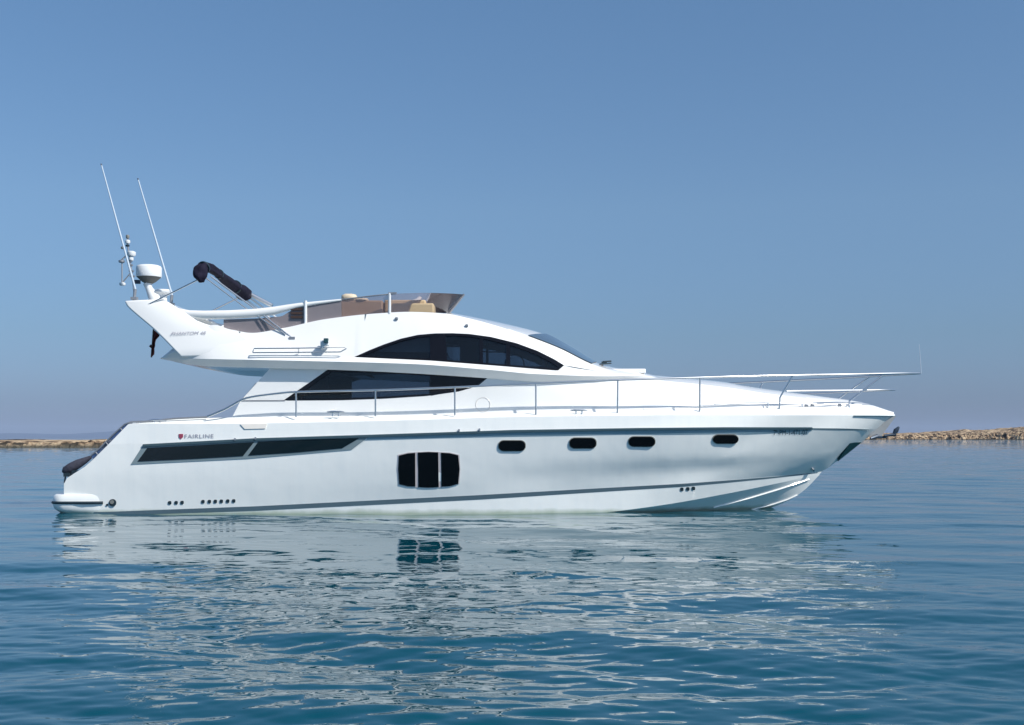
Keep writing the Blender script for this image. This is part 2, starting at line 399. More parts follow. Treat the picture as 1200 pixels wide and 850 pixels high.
def rockmat():
    m = bpy.data.materials.new('coast_rock'); m.use_nodes = True; n = m.node_tree; b = n.nodes['Principled BSDF']
    b.inputs['Roughness'].default_value = .95; b.inputs['Specular IOR Level'].default_value = .2
    tc = n.nodes.new('ShaderNodeTexCoord'); mp = n.nodes.new('ShaderNodeMapping'); mp.inputs['Scale'].default_value = (1, 1, .8)
    n.links.new(tc.outputs['Object'], mp.inputs[0])
    a = n.nodes.new('ShaderNodeTexNoise'); a.inputs['Scale'].default_value = .22; a.inputs['Detail'].default_value = 8; a.inputs['Roughness'].default_value = .7
    n.links.new(mp.outputs[0], a.inputs[0])
    cr = n.nodes.new('ShaderNodeValToRGB'); e = cr.color_ramp.elements
    e[0].position = .43; e[0].color = (.03, .022, .016, 1); e[1].position = .50; e[1].color = (.32, .22, .135, 1)  # darkest tone paints the shade inside caves and crevices
    x = cr.color_ramp.elements.new(.56); x.color = (.54, .41, .27, 1); x = cr.color_ramp.elements.new(.68); x.color = (.26, .22, .12, 1)
    n.links.new(a.outputs[0], cr.inputs[0])
    # wet dark band and algae at the waterline: a stain that follows the height of the tide
    sx = n.nodes.new('ShaderNodeSeparateXYZ'); n.links.new(tc.outputs['Object'], sx.inputs[0])
    mr = n.nodes.new('ShaderNodeMapRange'); mr.inputs[1].default_value = .15; mr.inputs[2].default_value = .8
    n.links.new(sx.outputs[2], mr.inputs[0])
    mx = n.nodes.new('ShaderNodeMix'); mx.data_type = 'RGBA'; mx.inputs[6].default_value = (.07, .065, .05, 1)
    n.links.new(mr.outputs[0], mx.inputs[0]); n.links.new(cr.outputs[0], mx.inputs[7]); n.links.new(mx.outputs[2], b.inputs['Base Color'])
    return m
ROCK = rockmat()
def coast(name, x0, x1, y0, nx, depth, ny, prof, scale, seed, cliff, skew=0.0):
    xs = np.linspace(x0, x1, nx); vs = np.linspace(0, 1, ny)**1.7*depth
    V, X = np.meshgrid(vs, xs, indexing='ij')
    H = np.interp(X, prof[0], prof[1])
    shore = (fbm(X/(scale*9), X*0+3.3, 3, seed)-.45)*depth*.25
    wob = (fbm(X/(scale*1.6), V/(scale*1.6), 4, seed+9)-.47)
    rise = 1-np.exp(-np.clip(V+wob*cliff*1.6, 0, None)/cliff)
    rock = np.abs(fbm(X/scale, V/(scale*1.5), 5, seed+20)-.47)*2
    Z = H*(rise*(.70+.75*(fbm(X/(scale*6), V/(scale*7), 3, seed+30)-.45))+.30*rise*(V/depth)) + H*.85*(rock-.35)*np.exp(-V/(cliff*4))*np.clip(rise*3, 0, 1)
    for k_, am in ((.75, .34), (.36, .14)):
        cv_, edge_ = cells(X/(scale*k_)+2*fbm(X/scale, V/scale, 2, 4), V/(scale*k_), seed+int(k_*100))
        Z = Z+H*am*((cv_-.45)+(np.clip(edge_*3, 0, 1)-1)*.55)*np.exp(-V/(cliff*5))*np.clip(rise*4, 0, 1)
    Z = np.where(V <= 0, -0.6, Z-0.05)
    Y = y0+V+shore+(X-x0)*skew
    G = np.stack([X, Y, Z], -1)
    mb = MB(); mb.grid(G.tolist()); mb.grid([[tuple(G[-1, i]) for i in range(nx)], [(G[-1, i, 0], G[-1, i, 1]+2, -1.0) for i in range(nx)]])
    o = mb.build(name, ROCK, smooth=28, weld=False); tag(o, kind='structure'); return o
coast('rocky_shore', -112, -10, 148, 620, 34, 60, ([-112, -80, -66, -55, -40, -10], [1.1, 1.1, 1.2, 1.75, 1.9, 1.9]), 1.3, 3, 1.6, 0.03)
coast('rocky_headland', 150, 640, 925, 1500, 130, 80, ([150, 305, 330, 360, 400, 430, 470, 520, 640], [2.0, 3.6, 4.8, 5.4, 7.2, 9.8, 11.8, 13.5, 13.5]), 4.2, 11, 9.0, 0.02)
def hills():
    D0 = 16000; xs = np.linspace(-12000, 3000, 220); vs = np.linspace(0, 1, 16)
    V, X = np.meshgrid(vs, xs, indexing='ij')
    H = np.interp(X, [-12000, -7400, -6600, -6000, -5300, -4500, -3000, 0, 3000], [60, 70, 60, 100, 160, 185, 150, 80, 20])
    Z = H*np.sin(np.pi*V)*(.75+.5*fbm(X/900, V*3, 4, 5))-2
    mb = MB(); mb.grid(np.stack([X, D0+V*3000, Z], -1).tolist())
    o = mb.build('hills', mat('hazy_hill_blue', (.035, .065, .13), .95, noise=(.002, .3)), smooth=60, weld=False); tag(o, kind='structure')  # blue of the distant haze is put into the hill colour
hills()

# ------------------------------------------------------------------ yacht
yacht = bpy.data.objects.new('motor_yacht', None); col.objects.link(yacht)
yacht.empty_display_size = .5
tag(yacht, 'white flybridge motor yacht lying broadside on calm blue water', 'motor yacht')
Y_ = yacht

# hull lines
K = Curve([(75, 640, 0), (500, 655, 0), (700, 650, 0), (820, 630, 0), (870, 610, 0), (896, 598, 0), (922, 588, 0), (942, 575, 0), (960, 557, 0)])
C = Curve([(75, 612, 1.90), (300, 614, 1.92), (560, 611, 1.90), (705, 601, 1.72), (780, 591.5, 1.48), (850, 579, 1.10), (900, 569, .66), (940, 560.5, .22), (960, 556.5, 0)])
Sb = Curve([(75, 605, 1.94), (130, 604.3, 1.94), (300, 599, 1.95), (560, 586, 1.93), (700, 577, 1.78), (800, 571, 1.51), (850, 566.5, 1.22), (900, 561.5, .75), (940, 557, .26), (962, 554, 0)])
St = Curve([(75, 600, 1.95), (130, 599.5, 1.95), (300, 593, 1.965), (560, 580, 1.95), (700, 572, 1.80), (800, 567, 1.54), (850, 563, 1.25), (900, 559, .78), (940, 555.3, .28), (963, 552.8, 0)])
M2 = Curve([(75, 566, 1.97), (300, 570, 2.02), (500, 565, 2.03), (650, 560, 1.94), (750, 556, 1.77), (850, 551, 1.37), (920, 548, .76), (955, 547, .30), (973, 546.5, 0)])
M1 = Curve([(101, 546, 1.98), (300, 545, 2.06), (500, 541, 2.09), (650, 539, 2.05), (750, 536, 1.94), (850, 533, 1.58), (920, 531, 1.04), (970, 531, .47), (993, 531, 0)])
Rb = Curve([(127, 521, 1.98), (300, 515, 2.08), (430, 511, 2.13), (600, 505.5, 2.16), (750, 503, 2.10), (850, 502, 1.80), (920, 502, 1.33), (980, 502, .84), (1013, 503, .36), (1029, 503.5, 0)])
Gn = Curve([(150, 497.5, 1.95), (170, 496.8, 1.98), (250, 496.8, 2.03), (350, 495.5, 2.08), (480, 492.5, 2.12), (600, 488.8, 2.13), (750, 487, 2.08), (850, 486.7, 1.80), (930, 486.7, 1.35), (1000, 486.8, .72), (1035, 487, .24), (1049, 487.2, 0)])
Gi = Curve([(156, 495.5, 1.80), (170, 493.5, 1.80), (245, 490, 1.82), (350, 488.3, 1.86), (500, 486.8, 1.88), (600, 484.5, 1.90), (750, 482, 1.84), (850, 480, 1.55), (950, 477, .95), (1015, 477, .42), (1035, 481, .15), (1047.5, 485, 0)])
u = U(150)
hb = MB()
band(hb, K, C, u, 3); band(hb, C, Sb, u, 1); band(hb, Sb, St, u, 1); stack(hb, [St, M2, M1, Rb], u, 12); band(hb, Rb, Gn, u, 2); band(hb, Gn, Gi, u, 2)
# transom closing the stern, and the deck sheet
tr = [K.at(np.array([0.]))[0], C.at(np.array([0.]))[0], St.at(np.array([0.]))[0], M2.at(np.array([0.]))[0], M1.at(np.array([0.]))[0], Rb.at(np.array([0.]))[0], Gn.at(np.array([0.]))[0], Gi.at(np.array([0.]))[0]]
hb.grid([[tuple(p) for p in tr], [(p[0], -p[1], p[2]) for p in tr]])
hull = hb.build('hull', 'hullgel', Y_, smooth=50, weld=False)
dk = MB(); a = Gi.at(u); dk.grid([[(p[0], p[1], p[2]) for p in a], [(p[0], 0, p[2]+.03) for p in a], [(p[0], -p[1], p[2]) for p in a]])
dk.build('deck', 'deckwhite', Y_)
HS = Surf([C, Sb, St, M2, M1, Rb, Gn], (2, 5))
HB = Surf([K, C])

# painted stripe, rubbing strake, painted rail shadow, spray rails
def strip(surf, pts0, pts1, off, thick, n=80, m=1): return panel(surf, pts0, pts1, off, thick, n, m)
xs = [62+16*i for i in range(57)]
stt = [(75, 600.6), (130, 599.8), (300, 593.4), (560, 580.4), (700, 572.4), (800, 567), (850, 563.3), (900, 559.3), (940, 555.6), (958, 553.6)]
stb = [(75, 604.6), (130, 604.0), (300, 598.6), (560, 585.6), (700, 576.8), (800, 570.4), (850, 566), (900, 561), (940, 556.6), (958, 554.2)]
strip(HS, stt, stb, .004, .012, 120).build('boot_stripe', 'grey', hull)
rt = [(168, 520.8), (300, 513.8), (430, 509.8), (600, 504.2), (750, 501.7), (850, 500.7), (951, 500.6)]
rb_ = [(168, 523.6), (300, 516.6), (430, 512.4), (600, 506.8), (750, 504.0), (850, 502.9), (951, 502.8)]
strip(HS, rt, rb_, .035, .05, 120, 2).build('rub_rail', 'rub', hull)
strip(HS, [(430, 512.6), (600, 507), (750, 504.2), (951, 503)], [(430, 515), (600, 511), (750, 508.4), (900, 507.5), (951, 505)], .010, .02, 80, 1).build('rub_rail_shadow', mat('blue_grey_shadow', (.25, .36, .42), .25, noise=(4, .1)), hull)  # strip paints the rail's shadow onto the hull side
strip(HS, [(951, 501.8), (985, 502.2), (1018, 503)], [(951, 503.6), (985, 504), (1018, 504.6)], .006, .01, 30, 1).build('knuckle_line', 'frame', hull)
def rail_on(surf, pts, r0):
    q = resample(pts, 24); m_ = MB(); m_.tube([surf.at(a, b, .012) for a, b in q], r0, 8); return m_
rail_on(HB, [(836, 594.5), (880, 583), (915, 572.5), (948, 561.5)], .014).build('spray_rail', 'gel', hull)
rail_on(HB, [(880, 597.0), (905, 591), (922, 585.5), (934, 580)], .013).build('spray_rail', 'gel', hull)
# gunwale cap line at the bow
MB_ = MB(); MB_.tube([tuple(p*np.array([1, 1, 1])+np.array([0, -.012, -.012])) for p in Gn.at(np.linspace(.93, 1, 24))], .012, 6)
MB_.build('bow_moulding', 'grey', hull)

# long dark hull window
fw = panel(HS, [(167, 523.4), (300, 516.6), (431, 512.8)], [(153.5, 544.3), (290, 537.5), (412, 527)], .012, .03, 60, 3).build('hull_window', 'frame', Y_)
panel(HS, [(173, 525.2), (240, 521.6), (298, 518.2)], [(161.5, 541.0), (230, 537.8), (285, 534.6)], .020, .012, 36, 3).build('pane', 'glassd', fw)
panel(HS, [(303, 517.8), (360, 515.2), (421, 513.6)], [(291, 534.0), (345, 530.5), (401, 525.4)], .020, .012, 36, 3).build('pane', 'glassd', fw)
# three-pane window amidships
fw = disc_panel(HS, [(466.4, 533), (478, 530.4), (502, 529.2), (527, 530.4), (538.4, 533), (539.6, 550), (538.2, 567), (527, 570.6), (502, 572.2), (478, 570.6), (466.8, 568), (465.4, 550)], .008, .03).build('hull_window', mat('pale_trim', (.55, .50, .50), .3, noise=(5, .05)), Y_)
def pane(poly): disc_panel(HS, poly, .016, .02).build('pane', 'black', fw)
pane([(467.6, 534), (478, 531.4), (486.6, 530.8), (486.8, 570), (478, 569.8), (468, 567.4), (466.8, 550)])
pane([(489.8, 530.4), (502, 529.8), (513.6, 530.2), (514.2, 570.6), (502, 571.4), (490.4, 570.8)])
pane([(517, 530.6), (527, 531.2), (537, 533.6), (538.6, 550), (537, 567), (527, 569.6), (517.4, 570.2)])
for cx, cy, hw, hh in ((600, 522.4, 16.2, 6.6), (683, 519.3, 16.2, 6.6), (752, 517.5, 16, 6.3), (850, 514.6, 15.4, 5.6)):
    f_ = disc_panel(HS, rrect(cx-hw, cy-hh, cx+hw, cy+hh, 6.6, ry=5.6), .012, .04).build('portlight', 'pgrey', Y_)
    disc_panel(HS, rrect(cx-hw+.8, cy-hh+.7, cx+hw-.8, cy+hh-.7, 6, ry=5), .024, .03).build('pane', 'black', f_)
# through-hull vents and outlets
for x, y in ((199, 589.3), (206.5, 589.2), (213.5, 589), (238, 588), (245.5, 587.9), (252.5, 587.7), (259.5, 587.5), (267, 587.3), (274, 587.1), (799, 573.5), (806, 573), (812.5, 572.4)):
    disc_panel(HS, rrect(x-1.9, y-2, x+1.9, y+2, 1.2), .010, .02).build('vent', 'rubber', hull)
for x, y in ((276, 515), (300, 514), (538, 504.6), (562, 503.8), (952, 549.5)):
    disc_panel(HS, rrect(x-1, y-1.3, x+1, y+1.3, .7), .05, .06).build('fitting', 'steeld', hull)
o_ = disc_panel(HS, rrect(128, 585, 136.4, 593.6, 4.1), .02, .04).build('shore_power_outlet', 'rubber', hull)
disc_panel(HS, rrect(129.4, 586.2, 134, 590.6, 2.1), .03, .03).build('outlet_lens', 'pgrey', hull)
disc_panel(HS, rrect(124.4, 590.6, 127, 593, 1.1), .015, .03).build('vent', 'rubber', hull)
# recessed fairlead in the quarter
panel(HS, [(282, 497.4), (313, 496.8)], [(287, 503.0), (311, 502.4)], .016, .03, 12, 1).build('fairlead', mat('polished_fairlead', (.86, .80, .72), .15, noise=(5, .05)), hull)
# stem plate under the anchor, dark water reflection painted into its colour
st = MB()
for s in (1,):
    q = [(1008, 518), (1010.5, 518), (983.5, 539.5), (981, 539.5)]
HBW = Surf([M2, M1, Rb])
a_ = [P(1009, 517.8, 0), P(981.5, 540, 0)]
n_ = Vector((a_[0][2]-a_[1][2], 0, -(a_[0][0]-a_[1][0]))).normalized()
stp = MB()
for sgn in (-1, 1):
    A0 = HBW.at(996, 518.2, .012); B0 = HBW.at(983, 538.6, .012)
    v = [Vector(a_[0])+n_*.02, Vector(a_[1])+n_*.02, Vector(B0), Vector(A0)]
    v = [Vector((p.x, p.y*(-sgn), p.z)) for p in v]
    stp.shell([[v[0], v[1]], [v[3], v[2]]], [[p+Vector((-.03, 0, .03)) for p in (v[0], v[1])], [p+Vector((-.03, 0, .03)) for p in (v[3], v[2])]])
stp.build('stem_plate', 'plate', hull)

# swim platform
def platform():
    mb = MB(); zt = P(0, 579.6, -2.0)[2]; zb = P(0, 604.5, -2.0)[2]; x0 = P(57, 0, -2.0)[0]; x1 = P(112, 0, -2.0)[0]
    prof = [(0.05, zt), (.012, zt-.035), (0.0, zt-.12), (0.0, zt-.20), (.03, zt-.28), (.12, zt-.35), (.28, zb)]
    half = 2.02; rc = .26; G = []
    for (ins, z) in prof:
        row = []
        xs_ = x1+(ins if False else 0)+max(0, (zt-z))*.55
        xf = P(124, 0, -2.0)[0]; row.append((xf, -1.925, z)); row.append((xf-.14, -1.965+ins*.2, z)); row.append((xf-.38, -1.995+ins*.3, z)); row.append((xf-.62, -half+ins*.5, z))
        for a in range(0, 91, 10): row.append((x0+rc+ins-(rc)*math.sin(R(a)), -half+ins*.5+rc*(1-math.cos(R(a))), z))
        rr = [(p[0], -p[1], p[2]) for p in row[::-1]]
        G.append(row+rr)
    mb.grid(G); mb.add(G[0], [tuple(range(len(G[0])))]); mb.add(G[-1], [tuple(range(len(G[-1])))])
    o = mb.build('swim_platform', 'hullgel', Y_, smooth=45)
    b = MB(); z = P(0, 589.4, -2.0)[2]; row = [(P(120, 0, -2.0)[0], -1.965, z), (P(112, 0, -2.0)[0], -1.992, z), (P(100, 0, -2.0)[0], -half, z)]
    for a in range(0, 91, 6): row.append((x0+rc-(rc)*math.sin(R(a)), -half+rc*(1-math.cos(R(a))), z))
    row += [(p[0], -p[1], p[2]) for p in row[::-1]]
    b.tube(row, .026, 8); b.build('rubber_fender_strip', 'rubber', o)
platform()

# lower deckhouse with the long saloon window and the coachroof running forward
H0 = Curve([(270, 493, 1.79), (600, 489, 1.80), (753, 486, 1.64), (850, 482, 1.28), (950, 478, .72), (1015, 478, .30), (1045, 483, 0)])
wb = Curve([(282, 469.8, 1.75), (332, 469.5, 1.76), (400, 469, 1.765), (450, 467.2, 1.765), (500, 464, 1.765), (540, 458.4, 1.76), (560, 452.5, 1.755), (573, 441.8, 1.75), (600, 452, 1.75), (640, 457, 1.72), (753, 464, 1.52), (850, 470, 1.16), (950, 474, .62), (1015, 476.5, .24), (1045, 483, 0)], True)
wt = Curve([(282, 469.8, 1.75), (332, 469.5, 1.76), (345, 460.5, 1.75), (360, 450, 1.745), (386, 432.0, 1.74), (450, 434.2, 1.745), (520, 438, 1.75), (573, 441.8, 1.75), (600, 452, 1.75), (640, 457, 1.72), (753, 464, 1.52), (850, 470, 1.16), (950, 474, .62), (1015, 476.5, .24), (1045, 483, 0)], True)
Ht = Curve([(319, 429, 1.72), (385, 430, 1.74), (480, 433.6, 1.75), (573, 439.6, 1.75), (640, 446, 1.69), (700, 446.5, 1.50), (753, 445, 1.26), (800, 448.5, 1.08), (850, 454, .94), (900, 461.5, .76), (961, 469, .44), (1009, 474.5, .2), (1046, 483.5, 0)])
HC = Curve([(300, 428, 0), (600, 435, 0), (753, 439, 0), (800, 443, 0), (850, 448, 0), (868, 451.5, 0), (916, 458.5, 0), (961, 464.5, 0), (1009, 471.5, 0), (1046, 483, 0)])
N = 420; ul = np.linspace(0, 1, N)
# use one X range for the two window lines so the opening keeps its exact outline
dh = MB()
band(dh, H0, wb, ul, 3)
xw = wb.at(ul)
gap = (wt.at(ul)[:, 2]-xw[:, 2])
band(dh, wt, Ht, ul, 4)
band(dh, Ht, HC, ul, 4, 0.05)
q0 = [c.at(np.array([0.]))[0] for c in (H0, wb, Ht)]
dh.grid([[tuple(p) for p in q0], [(p[0], -p[1], p[2]) for p in q0]])
house = dh.build('deckhouse', 'gel', Y_, smooth=30)
LS = Surf([H0, wb, wt, Ht])

def glaze(c0, c1, x0, x1, inset, name, n=90, m=6):
    """thin pane filling the opening between two lines, both sides of the boat"""
    a = P(x0, 0, -1.75)[0]; b = P(x1, 0, -1.75)[0]; x = np.linspace(a, b, n); outs = []
    lo = np.stack([x, -c0.b(x), c0.z(x)-.01], -1); hi = np.stack([x, -c1.b(x), c1.z(x)+.01], -1)
    for s in (1, -1):
        A = np.array([lo*(1-j/m)+hi*j/m for j in range(m+1)]); A[:, :, 1] += inset; B_ = A.copy(); B_[:, :, 1] += .012
        A[:, :, 1] *= s; B_[:, :, 1] *= s; mb = MB(); mb.shell(A, B_); outs.append(mb.build(name, 'winglass', Y_))
    return outs[0]
def edge_strip(line, dpx, off, name, parent, m_='frit'):
    """black border laid just inside a window edge"""
    pass

sal = glaze(wb, wt, 333, 572.5, .02, 'saloon_window')
panel(LS, [(333, 469.4), (359, 451), (385.5, 432.3)], [(341, 469.4), (365, 452), (392, 434)], .003, .03, 20, 2).build('window_border', 'frit', sal)
panel(LS, [(385, 432.2), (450, 434.3), (520, 438.1), (571, 441.8)], [(388, 436), (450, 437.6), (520, 441.4), (566, 446)], .003, .03, 40, 1).build('window_border', 'frit', sal)
panel(LS, [(341, 467.2), (400, 467), (450, 465), (500, 462), (540, 456.4), (566, 446)], [(336, 469.6), (400, 469.2), (450, 467.4), (500, 464.2), (540, 458.6), (571, 443.6)], .003, .03, 40, 1).build('window_border', 'frit', sal)
panel(LS, [(505, 438), (570, 442.4)], [(505, 464), (552, 455)], .003, .02, 20, 4).build('window_border', 'frit', sal)
# dark lining and furniture inside the saloon
ins = MB()
zc = P(0, 429.5, -1.5)[2]; zf = P(0, 474, -1.5)[2]
xa = P(300, 0, -1.5)[0]; xb = P(640, 0, -1.5)[0]
ins.box(((xa+xb)/2, 0, zf), (xb-xa, 3.2, .04)); ins.box((xb, 0, (zc+zf)/2+.1), (.04, 3.0, 1.0)); ins.box((xa+.9, 0, (zc+zf)/2), (.04, 3.1, .8))
def block(px0, px1, py0, py1, y, t=.04):
    a = P(px0, py0, y); b = P(px1, py1, y); ins.box(((a[0]+b[0])/2, y+t/2, (a[2]+b[2])/2), (abs(b[0]-a[0]), t, abs(a[2]-b[2])))
block(330, 412, 430, 476, 1.45); block(503, 580, 430, 476, 1.45); block(412, 503, 429, 442, 1.5)
ins.build('saloon_interior', 'dark', Y_)
cu = MB(); a = P(359, 440, -1.45); 
cu.tube([P(361.5, 455, -1.4), P(361.5, 471, -1.4)], .035, 8)
cu.build('saloon_post', 'curtain', Y_)

# flybridge moulding: overhang, side, wheelhouse roof
Lm = Curve([(190, 420.6, 0), (245, 428, 0), (318, 430, 0), (570, 440, 0), (700, 445, 0), (758, 446, 0), (778, 446, 0)])
L0 = Curve([(188, 420.8, 1.50), (245, 429.6, 1.72), (318, 431.6, 1.80), (385, 433.4, 1.82), (480, 437.6, 1.82), (573, 443.6, 1.78), (640, 448, 1.70), (700, 447.3, 1.50), (755, 444, 1.20), (778, 445.6, .98)])
L1 = Curve([(188, 419.9, 1.55), (250, 421, 1.88), (330, 422.6, 1.97), (480, 426.6, 1.98), (573, 433.6, 1.94), (630, 438.6, 1.87), (700, 441, 1.62), (753, 441, 1.24), (778, 445.2, .97)])
L2 = Curve([(189, 419.2, 1.52), (205, 412.6, 1.74), (260, 412.6, 1.84), (330, 414.6, 1.88), (415, 418.9, 1.89), (505, 423.4, 1.87), (580, 429.4, 1.83), (655, 435.2, 1.74), (710, 437.2, 1.50), (753, 439.6, 1.18), (778, 444.9, .95)])
Wb = Curve([(189, 419.2, 1.52), (205, 412.6, 1.74), (260, 412.6, 1.84), (330, 414.6, 1.88), (415, 418.6, 1.88), (505, 422.6, 1.86), (580, 428.4, 1.82), (654, 434.4, 1.73), (661, 428.2, 1.70), (710, 436.8, 1.48), (753, 439.3, 1.16), (778, 444.8, .94)], True)
Wt = Curve([(189, 419.2, 1.52), (205, 412.6, 1.74), (260, 412.6, 1.84), (330, 414.6, 1.88), (415, 418.6, 1.88), (432, 411, 1.84), (450, 403.8, 1.80), (470, 397, 1.765), (490, 392.6, 1.74), (510, 390.9, 1.73), (530, 390.7, 1.72), (550, 391.6, 1.72), (575, 395, 1.715), (605, 402.3, 1.72), (630, 411.5, 1.72), (650, 421.5, 1.71), (661, 428.2, 1.70), (710, 436.8, 1.48), (753, 439.3, 1.16), (778, 444.8, .94)], True)
L3 = Curve([(190, 418.6, 1.50), (207, 405, 1.62), (230, 388, 1.66), (251, 381, 1.66), (272, 387, 1.66), (295, 390.3, 1.66), (331, 384.8, 1.64), (380, 374.4, 1.62), (440, 367.6, 1.58), (480, 365.6, 1.55), (520, 367.4, 1.52), (550, 373.4, 1.50), (582, 382, 1.48), (615, 393, 1.46), (655, 408.4, 1.42), (696, 428, 1.34), (712, 433, 1.26), (753, 438.8, 1.08), (778, 444.5, .90)])
L4 = Curve([(524, 366.6, 0), (545, 370, 0), (590, 379.2, 0), (640, 392.6, 0), (668, 407.5, 0), (700, 425.5, 0), (716, 430, 0), (757, 438, 0), (778, 444, 0)])
fb = MB()
band(fb, Lm, L0, ul, 2); band(fb, L0, L1, ul, 3); band(fb, L1, L2, ul, 3); band(fb, L2, Wb, ul, 1); band(fb, Wt, L3, ul, 5)
US = Surf([L0, L1, L2, Wb, Wt, L3])
# roof over the wheelhouse
xs_ = P(522, 0, -1.5)[0]
class Sub:
    def __init__(s, c, x0, x1): s.c = c; s.x0 = x0; s.x1 = x1
    def at(s, u_): x = s.x0+(s.x1-s.x0)*u_; return np.stack([x, -s.c.b(x), s.c.z(x)], -1)
x_end = L3.X[-1]
xl = L3.X[0]+(L3.X[-1]-L3.X[0])*ul; xl = xl[xl >= xs_]; xs_ = xl[0]; ur = (xl-xs_)/(xl[-1]-xs_)
band(fb, Sub(L3, xs_, L3.X[-1]), Sub(L4, L4.X[0], L4.X[-1]), ur, 8, .035)
# inner coaming, cockpit sole and the bulkhead ahead of it
uc = np.linspace(0, 1, 90); xx = L3.X[0]+(xs_-L3.X[0])*uc
e = np.stack([xx, -L3.b(xx), L3.z(xx)], -1); e2 = e.copy(); e2[:, 1] += .10; e3 = e2.copy(); e3[:, 1] += .04; e3[:, 2] = np.minimum(P(0, 411, -1.8)[2], e2[:, 2])
e4 = e3.copy(); e4[:, 1] = 0
for s in (1, -1):
    for A, B_ in ((e, e2), (e2, e3), (e3, e4)):
        A = A.copy(); B2 = B_.copy(); A[:, 1] *= s; B2[:, 1] *= s; fb.grid([A, B2])
fb.grid([[(e3[-1][0]+.0, e3[-1][1], e3[-1][2]), (e3[-1][0], -e3[-1][1], e3[-1][2])], [(e2[-1][0], e2[-1][1], e2[-1][2]), (e2[-1][0], -e2[-1][1], e2[-1][2])]])
fly = fb.build('flybridge', 'gel', Y_, smooth=32)
whg = glaze(Wb, Wt, 416, 660.5, .02, 'wheelhouse_window')
topl = [(416, 418.4), (432, 411), (450, 403.8), (470, 397), (490, 392.6), (510, 390.9), (530, 390.7), (550, 391.6), (575, 395), (605, 402.3), (630, 411.5), (650, 421.5), (660.5, 428.2)]
panel(US, topl, [(424, 418), (436, 412.6), (452, 406.2), (471, 399.8), (490, 395.6), (510, 394), (530, 393.8), (550, 394.8), (574, 398.6), (603, 406.4), (627, 415.2), (646, 425), (655, 431)], .003, .03, 70, 1).build('window_border', 'frit', whg)
panel(US, [(420, 417.2), (505, 420.6), (580, 426.2), (652, 432), (659, 428)], [(416, 418.7), (505, 422.8), (580, 428.6), (652, 434.4), (660, 429)], .003, .03, 50, 1).build('window_border', 'frit', whg)
for (a, b, c_, d_) in ((504, 522, 504, 524), (562, 566, 562, 566), (593, 598, 593, 598)):
    yt = np.interp([a, b], [p[0] for p in topl], [p[1] for p in topl]); yb = np.interp([c_, d_], [415, 505, 580, 654], [418.6, 422.6, 428.4, 434.4])
    panel(US, [(a, yt[0]+.5), (b, yt[1]+.5)], [(c_, yb[0]-.5), (d_, yb[1]-.5)], .001, .03, 3, 4).build('mullion', 'frit', whg)
ins = MB()
block(425, 522, 386, 440, 1.40); block(539, 563, 386, 440, 1.40); block(425, 590, 392, 404, 1.42)
a = P(400, 0, 0)[0]; b = P(670, 0, 0)[0]; ins.box(((a+b)/2, 0, P(0, 436, 0)[2]), (b-a, 3.0, .04)); ins.box((P(418, 0, -1.4)[0], 0, 3.0), (.04, 2.8, .6))
zr = P(0, 391.5, -1.6)[2]
ins.box((P(505, 0, -1.2)[0], 0, zr+.12), (P(585, 0, -1)[0]-P(430, 0, -1)[0], 2.9, .02))
ins.build('wheelhouse_interior', 'dark', Y_)
hw_ = MB(); c_ = P(603, 427, -.5)
hw_.tube([(c_[0]+.19*math.cos(R(a)), c_[1], c_[2]+.19*math.sin(R(a))) for a in range(-10, 200, 15)], .014, 6); hw_.build('steering_wheel', 'dark', Y_)
hw_ = MB(); hw_.tube([P(560, 412, -.9), P(571, 412.4, -.9), P(596, 413, -.9)], .014, 6); hw_.build('interior_handrail', 'dark', Y_)
hw_ = MB(); hw_.tube([P(571, 398, -.9), P(571, 427, -.9)], .03, 6); hw_.build('interior_post', 'dark', Y_)
sf = MB(); sf.box(P(463, 417, -1.1), (.75, .5, .12)); sf.box(P(463, 412, -.8), (.75, .12, .3)); sf.build('wheelhouse_seat', 'curtain', Y_, bevel=.02)

# windscreen glass laid on the raked front of the roof
ws = MB(); A = []; B_ = []
c3 = Sub(L3, P(618, 0, -1.46)[0], P(693, 0, -1.34)[0]); c4 = Sub(L4, P(640, 0, 0)[0], P(699, 0, 0)[0]); uu = np.linspace(0, 1, 24)
a = c3.at(uu); b = c4.at(uu)
for s in (1, -1):
    A = []
    for j in range(9):
        v = .02+.97*j/8; p = a*(1-v)+b*v; tp = 1.0; p = p+np.stack([0*uu, -.035*4*v*(1-v)*np.ones(24), .0105*4*v*(1-v)*np.ones(24)], -1)
        p[:, 2] += .008+.014; p[:, 0] += .01; p[:, 1] *= s; A.append(p)
    A = np.array(A); Bq = A.copy(); Bq[:, :, 2] -= .012; ws.shell(A, Bq)
ws.build('windscreen', mat('windscreen_dark_glass', (.07, .10, .13), .03, noise=(2, .2)), Y_, smooth=50)
wp = MB(); wp.tube([P(705, 430, -.5), P(707, 424, -.5), P(716, 423.5, -.4)], .018, 6); wp.tube([P(703, 427, -.9), P(716, 426, -.3)], .014, 6); wp.box(P(708, 425.5, -.5), (.10, .12, .05)); wp.tube([P(706, 432, -.5), P(706, 425, -.5)], .02, 6)
wp.build('wiper', 'rubber', Y_)
pl = MB(); pl.box(P(731, 437.4, -.2), (.72, 1.5, .09)); pl.build('deck_hatch', 'deckwhite', Y_, bevel=.02)

